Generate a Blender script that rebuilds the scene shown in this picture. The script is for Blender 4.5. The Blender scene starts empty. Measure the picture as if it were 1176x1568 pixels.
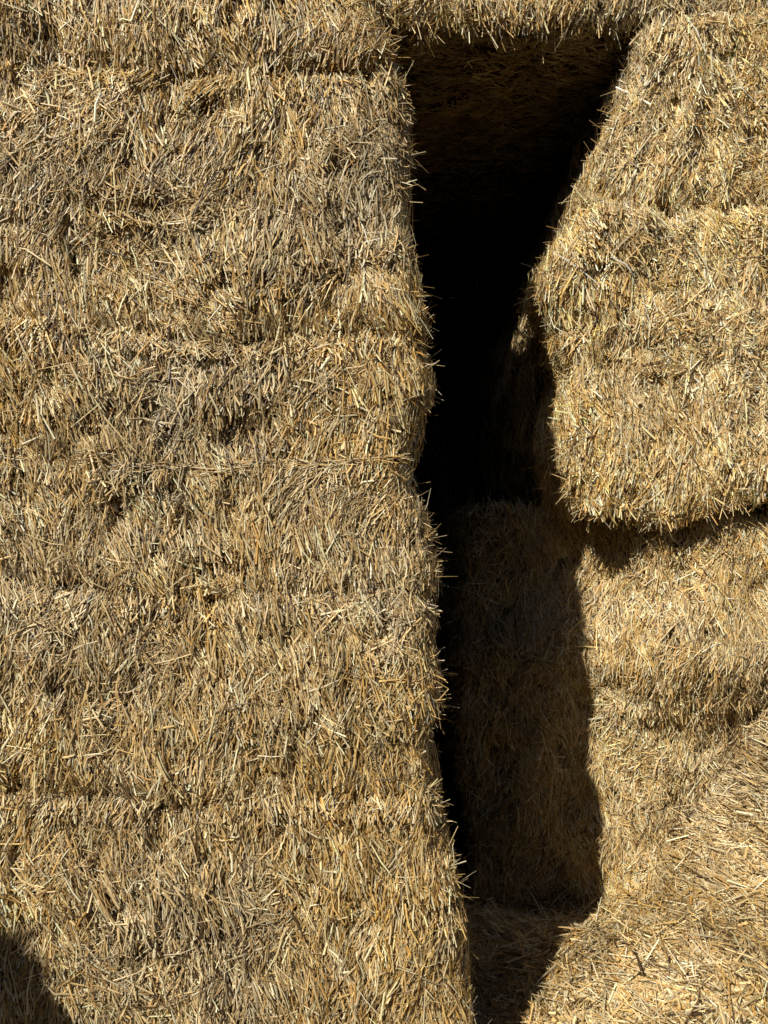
import bpy, math, numpy as np
from mathutils import Vector
rng = np.random.default_rng(7)

# ---------------------------------------------------------------- noise
def _h(ix, iy, iz, s):
    n = (ix*374761393 + iy*668265263 + iz*2147483647 + s*1274126177) & 0xFFFFFFFF
    n = ((n ^ (n >> 13)) * 1274126177) & 0xFFFFFFFF
    n = (n ^ (n >> 16)) * 2246822519 & 0xFFFFFFFF
    return ((n ^ (n >> 15)) & 0xFFFFFF) / float(0xFFFFFF)
def vn(p, sc, s=0):
    q = p / np.asarray(sc)
    i = np.floor(q).astype(np.int64); f = q - i
    f = f*f*(3-2*f)
    r = 0
    for a in (0, 1):
        wx = f[:, 0] if a else 1-f[:, 0]
        for b in (0, 1):
            wy = f[:, 1] if b else 1-f[:, 1]
            for c in (0, 1):
                wz = f[:, 2] if c else 1-f[:, 2]
                r = r + wx*wy*wz*_h(i[:, 0]+a, i[:, 1]+b, i[:, 2]+c, s)
    return r*2-1
def cell(p, sc, s=0):
    i = np.floor(p/np.asarray(sc)).astype(np.int64)
    return _h(i[:, 0], i[:, 1], i[:, 2], s)*2-1
def sstep(a, b, x):
    t = np.clip((x-a)/(b-a), 0, 1); return t*t*(3-2*t)
def nrm(v):
    return v/np.maximum(np.linalg.norm(v, axis=1, keepdims=True), 1e-9)

CAMD, K, EYE = 1.76, 0.0015, 1.5
def X(px, y): return (px-588)*K*(CAMD+y)/CAMD
def Z(row, y): return EYE-(row-784)*K*(CAMD+y)/CAMD

# ---------------------------------------------------------------- materials
def mat_straw():
    m = bpy.data.materials.new("straw"); m.use_nodes = True
    nt = m.node_tree; b = nt.nodes["Principled BSDF"]
    at = nt.nodes.new("ShaderNodeAttribute"); at.attribute_name = "scol"
    nt.links.new(at.outputs["Color"], b.inputs["Base Color"])
    b.inputs["Roughness"].default_value = 0.36
    b.inputs["Specular IOR Level"].default_value = 0.45
    return m
def mat_core():
    m = bpy.data.materials.new("packed_straw"); m.use_nodes = True
    nt = m.node_tree; b = nt.nodes["Principled BSDF"]
    tc = nt.nodes.new("ShaderNodeTexCoord"); mp = nt.nodes.new("ShaderNodeMapping")
    mp.inputs["Scale"].default_value = (160, 160, 22)
    no = nt.nodes.new("ShaderNodeTexNoise"); no.inputs["Scale"].default_value = 1; no.inputs["Detail"].default_value = 4
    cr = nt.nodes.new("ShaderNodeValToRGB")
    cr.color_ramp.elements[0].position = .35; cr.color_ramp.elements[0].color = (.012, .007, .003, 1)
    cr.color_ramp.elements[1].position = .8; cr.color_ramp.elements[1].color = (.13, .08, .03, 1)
    nt.links.new(tc.outputs["Object"], mp.inputs[0]); nt.links.new(mp.outputs[0], no.inputs["Vector"])
    nt.links.new(no.outputs["Fac"], cr.inputs[0]); nt.links.new(cr.outputs[0], b.inputs["Base Color"])
    bp = nt.nodes.new("ShaderNodeBump"); bp.inputs["Strength"].default_value = .8; bp.inputs["Distance"].default_value = .005
    nt.links.new(no.outputs["Fac"], bp.inputs["Height"]); nt.links.new(bp.outputs[0], b.inputs["Normal"])
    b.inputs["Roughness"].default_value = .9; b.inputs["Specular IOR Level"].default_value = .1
    return m
STRAW, CORE = mat_straw(), mat_core()

# ---------------------------------------------------------------- straws
PAL = np.array([[.80,.59,.28],[.75,.49,.165],[.90,.79,.51],[.50,.32,.115],[.56,.31,.07],[.13,.075,.03],[.58,.46,.27],[.90,.75,.41]])
PW = np.array([.24,.20,.14,.12,.07,.11,.06,.06])
NS = [0]
def make_straws(c, d, n, L, W, bright):
    N = len(c); NS[0] += N
    d = nrm(d); s = nrm(np.cross(d, n)+rng.normal(0, .4, (N, 3)))
    s = nrm(s - (s*d).sum(1, keepdims=True)*d); m = np.cross(s, d)
    sg = np.sign((m*n).sum(1, keepdims=True)); sg[sg == 0] = 1; m = m*sg
    bend = rng.normal(0, .05, (N, 1))*L[:, None]
    bend2 = rng.normal(0, .05, (N, 1))*L[:, None]
    V = np.empty((N, 9, 3), np.float32)
    tap = rng.uniform(.35, 1, (N, 1))
    for k, t in enumerate((-.5, .03, .5)):
        p = c + d*(t*L)[:, None]
        if k == 1: p = p + m*bend + s*bend2
        w = W[:, None]*(1 if k < 2 else tap)
        V[:, k*3] = p - s*w*.5
        V[:, k*3+1] = p + m*w*.38
        V[:, k*3+2] = p + s*w*.5
    base = np.array([[0,1,4,3],[1,2,5,4],[3,4,7,6],[4,5,8,7]])
    F = (np.arange(N)[:, None, None]*9 + base[None]).reshape(-1, 4)
    idx = rng.choice(len(PAL), N, p=PW/PW.sum())
    col = PAL[idx]*rng.uniform(.55, 1.15, (N, 1))*bright[:, None]
    # weathered, greyer areas and fresher golden areas
    g = np.clip(.11+.26*vn(c, .45, 333)+.12*vn(c, .1, 334), 0, .45)[:, None]
    lum = (col*[.3, .5, .2]).sum(1, keepdims=True)*np.array([1.12, 1.0, .76])
    col = col*(1-g)+lum*g
    col = np.repeat(col[:, None, :], 9, 1)
    col *= np.repeat(rng.uniform(.75, 1.1, (N, 3, 1)), 3, 1)
    return V.reshape(-1, 3), F, np.clip(col, 0, .88).reshape(-1, 3)

def build(name, parts):
    vs, fs, cs, ms = [], [], [], []; o = 0
    for V, F, C, mi in parts:
        vs.append(V); fs.append(F+o); o += len(V)
        cs.append(C if C is not None else np.full((len(V), 3), .15)); ms.append(np.full(len(F), mi, np.int32))
    V = np.concatenate(vs).astype(np.float32); F = np.concatenate(fs).astype(np.int32)
    C = np.concatenate(cs); M = np.concatenate(ms)
    me = bpy.data.meshes.new(name)
    me.vertices.add(len(V)); me.vertices.foreach_set("co", V.ravel())
    me.loops.add(F.size); me.loops.foreach_set("vertex_index", F.ravel())
    me.polygons.add(len(F)); me.polygons.foreach_set("loop_start", np.arange(0, F.size, 4, dtype=np.int32))
    me.polygons.foreach_set("material_index", M)
    me.polygons.foreach_set("use_smooth", np.ones(len(F), bool))
    a = me.attributes.new("scol", 'FLOAT_COLOR', 'POINT')
    a.data.foreach_set("color", np.concatenate([C, np.ones((len(C), 1))], 1).astype(np.float32).ravel())
    me.update(calc_edges=True)
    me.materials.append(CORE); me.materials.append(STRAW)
    ob = bpy.data.objects.new(name, me); bpy.context.collection.objects.link(ob)
    return ob

AX = {'F': (1, -1), 'B': (1, 1), 'L': (0, -1), 'R': (0, 1), 'D': (2, -1), 'U': (2, 1)}
class Bale:
    def __init__(s, x0, x1, y0, y1, z0, z1, r=.06, warp=None, seed=0, grooves=(), rough=1., bulge=.022):
        s.lo = np.array([x0, y0, z0]); s.hi = np.array([x1, y1, z1]); s.r = r; s.warp = warp
        s.seed = seed; s.grooves = grooves; s.rough = rough; s.bulge = bulge
    def raw(s, p):
        r = s.r
        c = np.clip(p, s.lo+r, s.hi-r); n = nrm(p-c)
        q = c + n*r
        dz = vn(q, .33, s.seed)*s.bulge + vn(q, (.11, .11, .15), s.seed+1)*.017*s.rough
        w = vn(q, (.04, .04, .06), s.seed+2); dz += -np.clip(w-.1, 0, 1)*.040*s.rough + w*.005
        dz += vn(q, (.5, .5, .045), s.seed+5)*.006*s.rough
        for gz, gd, gw in s.grooves:
            zz = gz + .014*vn(q, (.18, 5, 5), s.seed+9)
            a = gd*(.15+.85*sstep(-.4, .7, vn(q, (.2, 5, 5), s.seed+8)))
            dz -= a*np.exp(-((q[:, 2]-zz)/gw)**2)
        q = q + n*dz[:, None]
        if s.warp: q = s.warp(q)
        return q, n
    def face(s, f, a, b):
        ax, sg = AX[f]
        p = np.empty((len(a), 3)); o = [i for i in range(3) if i != ax]
        p[:, ax] = s.hi[ax] if sg > 0 else s.lo[ax]
        p[:, o[0]] = a; p[:, o[1]] = b
        return p, o
    def samp(s, f, a, b):
        p, o = s.face(f, a, b); q, n = s.raw(p)
        e = .012
        p1, _ = s.face(f, a+e, b); p2, _ = s.face(f, a, b+e)
        q1, _ = s.raw(p1); q2, _ = s.raw(p2)
        nn = nrm(np.cross(q1-q, q2-q)); sg = np.sign((nn*n).sum(1, keepdims=True)); sg[sg == 0] = 1
        nn = nrm(nn*sg + n*.8)
        return q, nn
    def core(s, f, step=.02):
        ax = AX[f][0]; o = [i for i in range(3) if i != ax]
        na = max(4, int((s.hi[o[0]]-s.lo[o[0]])/step)); nb = max(4, int((s.hi[o[1]]-s.lo[o[1]])/step))
        a, b = np.meshgrid(np.linspace(s.lo[o[0]], s.hi[o[0]], na), np.linspace(s.lo[o[1]], s.hi[o[1]], nb), indexing='ij')
        p, _ = s.face(f, a.ravel(), b.ravel()); q, n = s.raw(p); q = q - n*.012
        i = np.arange(na*nb).reshape(na, nb)
        F = np.stack([i[:-1, :-1], i[1:, :-1], i[1:, 1:], i[:-1, 1:]], -1).reshape(-1, 4)
        return q, F, None, 0
    def straw(s, f, dens, a=None, b=None, scale=1., ang=.0, spread=.45, tilt=.16, bright=1., messy=.5, wsc=1.):
        ax = AX[f][0]; o = [i for i in range(3) if i != ax]
        a = a or (s.lo[o[0]], s.hi[o[0]]); b = b or (s.lo[o[1]], s.hi[o[1]])
        N = int(abs(a[1]-a[0])*abs(b[1]-b[0])*dens)
        u = rng.uniform(*sorted(a), N); v = rng.uniform(*sorted(b), N)
        q, n = s.samp(f, u, v)
        if callable(bright): bright = bright(q)
        up = np.tile([0., 0, 1], (N, 1)) if ax != 2 else np.tile([1., 0, 0], (N, 1))
        t = nrm(up - (up*n).sum(1, keepdims=True)*n); bt = np.cross(n, t)
        qw = q + .03*np.stack([vn(q, .05, 901), vn(q, .05, 902), vn(q, .05, 903)], 1)
        cl = cell(qw, (.05, .05, .07), s.seed+24)                      # wisps that share a direction
        fld = vn(q, .2, s.seed+20)*.38 + cl*.42
        mess = sstep(.0, .6, vn(q, .13, s.seed+22))
        th = ang + fld + rng.normal(0, 1, N)*(spread*.5+mess*messy)
        wild = rng.random(N) < .13; th[wild] = rng.uniform(-1.57, 1.57, wild.sum())
        cl2 = cell(qw, (.05, .05, .07), s.seed+25)
        tl = cl2*.13 + rng.normal(0, tilt, N)
        L = np.clip(rng.lognormal(math.log(.047), .48, N), .012, .13)*scale
        tl *= np.clip(.048*scale/L, .4, 1.4)
        d = t*np.cos(th)[:, None] + bt*np.sin(th)[:, None] + n*tl[:, None]
        W = np.clip(rng.lognormal(math.log(.0024), .38, N), .001, .005)*scale**.7*wsc
        off = rng.uniform(-.010, .006, N) + cl2*.003
        c = q + n*off[:, None]
        br = bright*(1+.2*vn(q, .12, s.seed+30)+.14*cl)
        return (*make_straws(c, d, n, L, W, br), 1)
    def fringe(s, f, dens, a, b, scale=1., out=1.0, br=1.0):
        N = int(abs(a[1]-a[0])*abs(b[1]-b[0])*dens)
        u = rng.uniform(*sorted(a), N); v = rng.uniform(*sorted(b), N)
        q, n = s.samp(f, u, v)
        k = vn(q, .06, s.seed+50) > -.1; q = q[k]; n = n[k]; N = len(q)
        d = nrm(n*out + rng.normal(0, .6, (N, 3)) + np.array([0, 0, -.35]))
        L = np.clip(rng.lognormal(math.log(.033), .45, N), .013, .09)*scale; W = rng.uniform(.001, .0025, N)*scale
        sd = nrm(rng.normal(0, 1, (N, 3)))
        return (*make_straws(q+d*(L*.25)[:, None], d, sd, L, W, np.full(N, br)), 1)
    def string(s, z, lift, nst):
        n1 = 420
        xs = np.linspace(-2.2, -.01, n1); q, n = s.samp('F', xs, np.full(n1, z)+.003*np.sin(xs*9)+.0015*np.sin(xs*31))
        ys = np.linspace(s.lo[1]+.01, .5, 60); q2, n2 = s.samp('R', ys, np.full(60, z)+.003*np.sin(-.01*9))
        q = np.concatenate([q, q2]); n = np.concatenate([n, n2]); m = len(q); k = np.ones(13)/13
        off = n*lift
        q = np.stack([np.convolve(np.pad(q[:, j]+off[:, j], 6, 'edge'), k, 'valid') for j in range(3)], 1)
        out = []; ar = np.arange(m)*.0052
        for ph in (0, math.pi):                                       # two-ply twisted twine
            o = np.stack([0*ar, np.cos(ar*300+ph)*.0009, np.sin(ar*300+ph)*.0009], 1)
            out.append(twine(q+o, .0013))
        # straw pulled along under the twine
        xs = rng.uniform(-1., -.005, nst); q, n = s.samp('F', xs, z+rng.normal(0, .007, nst))
        d = np.stack([np.ones(nst), rng.normal(0, .12, nst), rng.normal(0, .24, nst)], 1)
        out.append((*make_straws(q+n*rng.uniform(-.002, lift*.8, nst)[:, None], d, n, rng.uniform(.025, .08, nst), rng.uniform(.0012, .003, nst), np.full(nst, 1.)), 1))
        return out
def twine(pts, rad):
    P = np.array(pts); T = nrm(np.gradient(P, axis=0)); n = len(P); k = 6
    u = nrm(np.cross(T, [[0, 0, 1.]])+1e-6); w = np.cross(T, u)
    a = np.arange(k)/k*2*math.pi
    V = P[:, None] + rad*(u[:, None]*np.cos(a)[None, :, None]+w[:, None]*np.sin(a)[None, :, None])
    i = np.arange(n*k).reshape(n, k)
    F = np.stack([i[:-1], np.roll(i, -1, 1)[:-1], np.roll(i, -1, 1)[1:], i[1:]], -1).reshape(-1, 4)
    return V.reshape(-1, 3), F, np.tile([.58, .44, .24], (n*k, 1)), 1

# ---------------------------------------------------------------- left stack
TOP = 3.14
lp = [(-400,590),(0,598),(50,604),(100,624),(200,637),(300,632),(400,636),(450,650),(520,660),(600,660),(660,642),(720,630),(760,645),(820,670),
      (900,682),(1000,686),(1080,686),(1130,666),(1200,664),(1230,673),(1300,692),(1400,708),(1500,722),(1568,727),(1784,732)]
lz = np.array([Z(r, 0) for r, _ in lp])[::-1]; lx = np.array([X(p, 0) for _, p in lp])[::-1]-.012
def warpL(q):
    q = q.copy(); q[:, 0] += np.interp(q[:, 2], lz, lx)*sstep(-.9, -.02, q[:, 0])
    o = np.stack([q[:, 0], 0*q[:, 0], 0*q[:, 0]], 1)
    q[:, 2] += .026*vn(o, .37, 71)+.012*vn(o, .13, 72)
    return q
seams = [TOP, Z(100,0), Z(505,0), Z(905,0), Z(1215,0), 0.0]
offs = [-.010, .004, .008, -.002, -.008]
gro = {0: [], 1: [(Z(310,0), .022, .013)], 2: [(Z(706,0), .014, .011)], 3: [(Z(1060,0), .010, .015)], 4: [(Z(1390,0), .012, .02)]}
for i in range(5):
    z1, z0 = seams[i], seams[i+1]
    B = Bale(-2.3, 0, offs[i], 2.5, z0-.017, z1+.017, r=.055, warp=warpL, seed=100+i*40, grooves=gro[i])
    parts = [B.core(f) for f in 'FR']+[B.core(f, .06) for f in 'LBUD']
    zr = (B.lo[2], B.hi[2]); zt = (zr[0], min(zr[1], 2.85))
    parts.append(B.straw('F', 40000, (-.98, 0), zt, bright=1.04))
    parts.append(B.straw('F', 5000, (-2.3, -.98), zt, scale=1.3))
    parts.append(B.straw('R', 30000, (B.lo[1], .10), zt))
    parts.append(B.straw('R', 2000, (.10, 2.4), zt, scale=1.4))
    parts.append(B.fringe('R', 8500, (B.lo[1], .10), zt))
    parts.append(B.fringe('F', 600, (-1.0, 0), zt))
    if i == 2: parts += B.string(Z(706, 0), .009, 1000)
    if i == 1: parts += B.string(Z(312, 0), .001, 200)
    build("straw_bale", parts)

# ---------------------------------------------------------------- right stack
YR1 = .70
rp = [(-450,1080),(0,1003),(60,978),(100,968),(150,948),(200,932),(300,910),(350,892),(385,868),(430,850),(455,855),(500,860),(600,857),(700,857),(760,874),(800,890)]
rz = np.array([Z(r, YR1) for r, _ in rp])[::-1]; rx = np.array([X(p, YR1) for _, p in rp])[::-1]
def warpR(q):
    q = q.copy(); q[:, 0] += (np.interp(q[:, 2], rz, rx)+.01)*(1-sstep(.0, 1.6, q[:, 0]))
    w = sstep(.70, 1.3, q[:, 0])*(1-sstep(.9, 1.6, q[:, 1])); lowz = 1-sstep(1.5, 1.8, q[:, 2])
    o = np.stack([q[:, 0], q[:, 1], 0*q[:, 0]], 1)
    q[:, 2] += .09*w*(1-sstep(1.5, 1.95, q[:, 2])) + lowz*(.035*vn(o, .16, 91)+.018*vn(o, .06, 92)-.012); return q
zs = [TOP, Z(318, YR1), Z(792, YR1)]
for i in range(2):
    B = Bale(0, 2.4, [.76, .69][i], 2.9, zs[i+1]-.005, zs[i]+.005, r=[.085, .07][i], warp=warpR, seed=400+i*40, rough=1.5, bulge=.04,
             grooves=[] if i == 0 else [(Z(560, YR1), .012, .03)])
    parts = [B.core(f) for f in 'FLD']+[B.core(f, .06) for f in 'RBU']
    zr = (B.lo[2], B.hi[2])
    kw = dict(scale=1.25, bright=1.3, spread=.5, tilt=.18)
    parts += [B.straw('F', 30000, (0, 1.05), zr, **kw), B.straw('F', 5000, (1.05, 2.4), zr, **kw),
              B.straw('L', 26000, (B.lo[1], 1.05), zr, **kw), B.straw('L', 5000, (1.05, 2.8), zr, scale=1.4, bright=.7),  # deep side straw coloured darker to add passage shade
              B.fringe('L', 5500, (B.lo[1], .95), zr, 1.3), B.fringe('F', 1000, (0, 1.1), zr, 1.3)]
    if i == 1:
        parts += [B.straw('D', 20000, (0, 1.2), (B.lo[1], .85), **kw), B.fringe('D', 11000, (0, 1.2), (B.lo[1], .78), 1.5)]
    build("straw_bale", parts)
def warpR3(q):
    q = q.copy(); q[:, 0] += .03*np.sin(q[:, 2]*5.)
    k = (1-sstep(1.3, 2.2, q[:, 1]))
    lean = 1-sstep(.55, 1.1, q[:, 2])
    q[:, 1] += (-.21*sstep(.66, .98, q[:, 0]) + .11*lean + .07*np.exp(-((q[:, 2]-.98)/.16)**2)*-1.)*k
    o = np.stack([q[:, 0], 0*q[:, 0], 0*q[:, 0]], 1); q[:, 2] += .05*vn(o, .3, 75)*(1-sstep(1.2, 1.42, q[:, 2]))
    return q
passage_shade = lambda q: .50+.68*sstep(.45, .80, q[:, 0]+.08*vn(q, .15, 44))     # passage shade painted into the straw colour, darker towards the gap
zb = Z(792, YR1)
for i, (za, zc) in enumerate(((.79, zb+.03), (0., .86))):
    B = Bale(X(714, .97), 2.9, .985, 2.9, za, zc, r=.045, warp=warpR3, seed=600, rough=1.5, bulge=.04)
    parts = [B.core(f) for f in 'FL']+[B.core(f, .06) for f in 'RBUD']
    zr = (B.lo[2], B.hi[2]); x0 = B.lo[0]
    parts += [B.straw('F', 38000, (x0+.2, 1.32), zr, scale=1.0, bright=passage_shade, spread=.5, messy=.6), B.straw('F', 16000, (x0, x0+.2), zr, scale=1.1, bright=passage_shade), B.straw('F', 4000, (1.32, 2.8), zr, scale=1.4),
              B.straw('L', 8000, (B.lo[1], 1.6), zr, bright=.5), B.straw('L', 2000, (1.6, 2.9), zr, scale=1.5, bright=.5),  # passage side straw also darkened, shade put into its colour
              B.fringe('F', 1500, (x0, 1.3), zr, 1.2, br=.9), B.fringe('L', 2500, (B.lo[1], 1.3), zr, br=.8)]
    build("straw_bale", parts)

# bales laid across the top of the passage, and the rows behind that close its far end
B = Bale(-.9, 1.7, .80, 1.9, TOP, 3.76, r=.05, seed=800, rough=1.8, bulge=.035)
build("straw_bale", [B.core(f) for f in 'FD']+[B.core(f, .06) for f in 'LRUB']+[
    B.straw('F', 24000, (-.3, 1.3), (TOP, 3.38), scale=1.2, bright=1.2), B.straw('F', 4000, (-.9, 1.7), (3.38, 3.7), scale=1.4),
    B.straw('D', 11000, (-.2, 1.2), (.80, 1.9), bright=.9), B.fringe('D', 6000, (-.1, 1.1), (.80, .92), 1.7), B.fringe('F', 3000, (-.1, 1.1), (TOP, 3.24), 1.7)])
for a, b in ((1.86, 2.95), (2.93, 4.2)):
    B = Bale(-.9, 1.7, a, b, TOP, 3.76, r=.05, seed=820)
    build("straw_bale", [B.core(f, .05) for f in 'FDLRUB']+[B.straw('D', 4500, (0, 1.2), None)])
for x0, x1, a, b in ((-2.3, .03, 2.46, 5.4), (.55, 2.9, 2.86, 5.4)):
    for k, (za, zc) in enumerate(((0, 1.06), (1.04, 2.1), (2.08, TOP))):
        B = Bale(x0, x1, a, b, za, zc, r=.05, seed=900+30*k)
        build("straw_bale", [B.core(f, .06) for f in 'FLRUDB']+[B.straw('LR'[x0 < 0], 1500, (a, 4.3), scale=1.4)])
for k, (a, b) in enumerate(((2.08, TOP+.04), (1.04, 2.1), (0, 1.06))):
    B = Bale(-.5, 1.6, 4.1, 5.3, a, b, r=.05, seed=850+30*k)
    build("straw_bale", [B.core(f, .05) for f in 'FLRUDB']+[B.straw('F', 4000, (0, 1.1), scale=1.4)])
# unseen bale added out to the left to cast the bottom-left shadow
B = Bale(-2.8, -1.455, -2.0, -.85, 0, 1.50, r=.12, seed=1200)
build("straw_bale", [B.core(f, .04) for f in 'FLRUDB']+[B.straw(f, 4000, scale=1.5) for f in 'FRUBL']  # added unseen bale, here only for its shadow
      +[B.fringe('R', 3500, (-2., -.85), (.2, 1.5), 3.), B.fringe('B', 3500, (-2.8, -1.455), (.2, 1.5), 3.)])
# unseen stack added behind the camera to block sky light and deepen shade
parts = []
for r in range(5):
    for k in range(6):
        B = Bale(-7.3+k*2.42+(r % 2)*.3, -4.9+k*2.42+(r % 2)*.3, -8.6, -7.2+.03*((r*7+k*3) % 4), r*.98, r*.98+.99, r=.07, seed=2000+r*6+k)
        parts += [B.core(f, .09) for f in 'FBLRUD']+[B.straw('B', 500, scale=3.)]
build("sky_block_stack", parts)

# ---------------------------------------------------------------- straw on the floor
def hgt(x, y):
    p = np.stack([x, y, 0*x], 1)
    h = .03 + .02*vn(p, .3, 3) + .016*vn(p, .1, 4) + .009*vn(p, .04, 5)
    xx = x+.12*vn(p, .4, 8)+.06*vn(p, .13, 9)
    h += (.22*sstep(.65, 1.2, xx) + .95*sstep(.92, 1.6, xx))*sstep(.15, .85, y+.08*vn(p, .2, 10))
    h += .30*np.exp(-((xx-.78)/.30)**2-((y-.36)/.30)**2)
    h *= sstep(-1.2, -.6, y)*sstep(-3.0, -2.3, x)*(1-sstep(3.0, 3.6, x))
    return h + .004
xs, ys = np.meshgrid(np.linspace(-3, 3.6, 260), np.linspace(-1.2, 2.9, 170), indexing='ij')
V = np.stack([xs.ravel(), ys.ravel(), hgt(xs.ravel(), ys.ravel())-.012*(ys.ravel() > -.6)*(abs(xs.ravel()) < 2.2)], 1)
ii = np.arange(xs.size).reshape(xs.shape)
F = np.stack([ii[:-1, :-1], ii[1:, :-1], ii[1:, 1:], ii[:-1, 1:]], -1).reshape(-1, 4)
def litter(x0, x1, y0, y1, dens, ang, spread, sc=1.1, br=1.):
    N = int((x1-x0)*(y1-y0)*dens); x = rng.uniform(x0, x1, N); y = rng.uniform(y0, y1, N); e = .015
    h = hgt(x, y); n = nrm(np.stack([-(hgt(x+e, y)-h)/e, -(hgt(x, y+e)-h)/e, np.ones(N)], 1))
    q = np.stack([x, y, h], 1); cl = cell(q+.04*vn(q, .07, 5)[:, None], .07, 61)
    th = ang+rng.normal(0, spread, N)+cl*.8
    d = np.stack([np.cos(th), np.sin(th), 0*x], 1); d -= (d*n).sum(1, keepdims=True)*n; d = nrm(d)+n*rng.normal(0, .2, N)[:, None]
    L = np.clip(rng.lognormal(math.log(.060), .5, N), .02, .2)*sc; W = np.clip(rng.lognormal(math.log(.0026), .35, N), .0012, .0055)*sc
    c = q+n*rng.uniform(-.006, .016, N)[:, None]
    return (*make_straws(c, d, n, L, W, br*(1+.25*vn(c, .12, 77)+.12*cl)), 1)
build("straw_pile", [(V, F, None, 0), litter(.1, 1.5, .1, 1.0, 52000, 2.0, .8, 1.2, .98), litter(.1, 1., 1.0, 2.3, 7000, 0, 2, 1.1, .6), litter(-1.5, 2, -1., .1, 3000, 0, 2, 1.4)])  # litter inside the passage coloured darker to deepen its shade

# ---------------------------------------------------------------- ground
me = bpy.data.meshes.new("ground"); S = 600
me.from_pydata([(-S, -S, 0), (S, -S, 0), (S, S, 0), (-S, S, 0)], [], [(0, 1, 2, 3)])
g = bpy.data.objects.new("ground", me); bpy.context.collection.objects.link(g)
m = bpy.data.materials.new("dirt"); m.use_nodes = True; nt = m.node_tree
no = nt.nodes.new("ShaderNodeTexNoise"); no.inputs["Scale"].default_value = 12; no.inputs["Detail"].default_value = 8
cr = nt.nodes.new("ShaderNodeValToRGB"); cr.color_ramp.elements[0].color = (.03, .022, .013, 1); cr.color_ramp.elements[1].color = (.08, .06, .033, 1)
tc = nt.nodes.new("ShaderNodeTexCoord"); nt.links.new(tc.outputs["Object"], no.inputs["Vector"])
nt.links.new(no.outputs["Fac"], cr.inputs[0]); nt.links.new(cr.outputs[0], nt.nodes["Principled BSDF"].inputs["Base Color"])
nt.nodes["Principled BSDF"].inputs["Roughness"].default_value = .95
me.materials.append(m)

# ---------------------------------------------------------------- light
el = math.radians(40); hd = np.array([.69, 1.]); hd /= np.linalg.norm(hd)
d = Vector((hd[0]*math.cos(el), hd[1]*math.cos(el), -math.sin(el)))
sl = bpy.data.lights.new("sun", 'SUN'); sl.energy = 5; sl.angle = math.radians(.5); sl.color = (1, .93, .80)
so = bpy.data.objects.new("sun", sl); so.rotation_euler = d.to_track_quat('-Z', 'Y').to_euler(); so.location = (-3, -5, 6); bpy.context.collection.objects.link(so)
w = bpy.data.worlds.new("World"); bpy.context.scene.world = w; w.use_nodes = True; nt = w.node_tree
sk = nt.nodes.new("ShaderNodeTexSky"); sk.sky_type = 'NISHITA'; sk.sun_disc = False
sk.sun_elevation = el; sk.sun_rotation = math.atan2(-hd[0], -hd[1])
nt.links.new(sk.outputs[0], nt.nodes["Background"].inputs[0]); nt.nodes["Background"].inputs[1].default_value = .05

cam = bpy.data.cameras.new("camera"); co = bpy.data.objects.new("camera", cam); bpy.context.collection.objects.link(co)
co.location = (0, -CAMD, EYE); co.rotation_euler = (math.radians(90), 0, 0)
cam.sensor_width = 36; cam.lens = 18/(784*K/CAMD); cam.clip_end = 2000; cam.clip_start = .02
sc = bpy.context.scene; sc.camera = co
sc.view_settings.view_transform = 'Standard'; sc.view_settings.look = 'None'; sc.view_settings.exposure = 0
print("straws", NS[0])
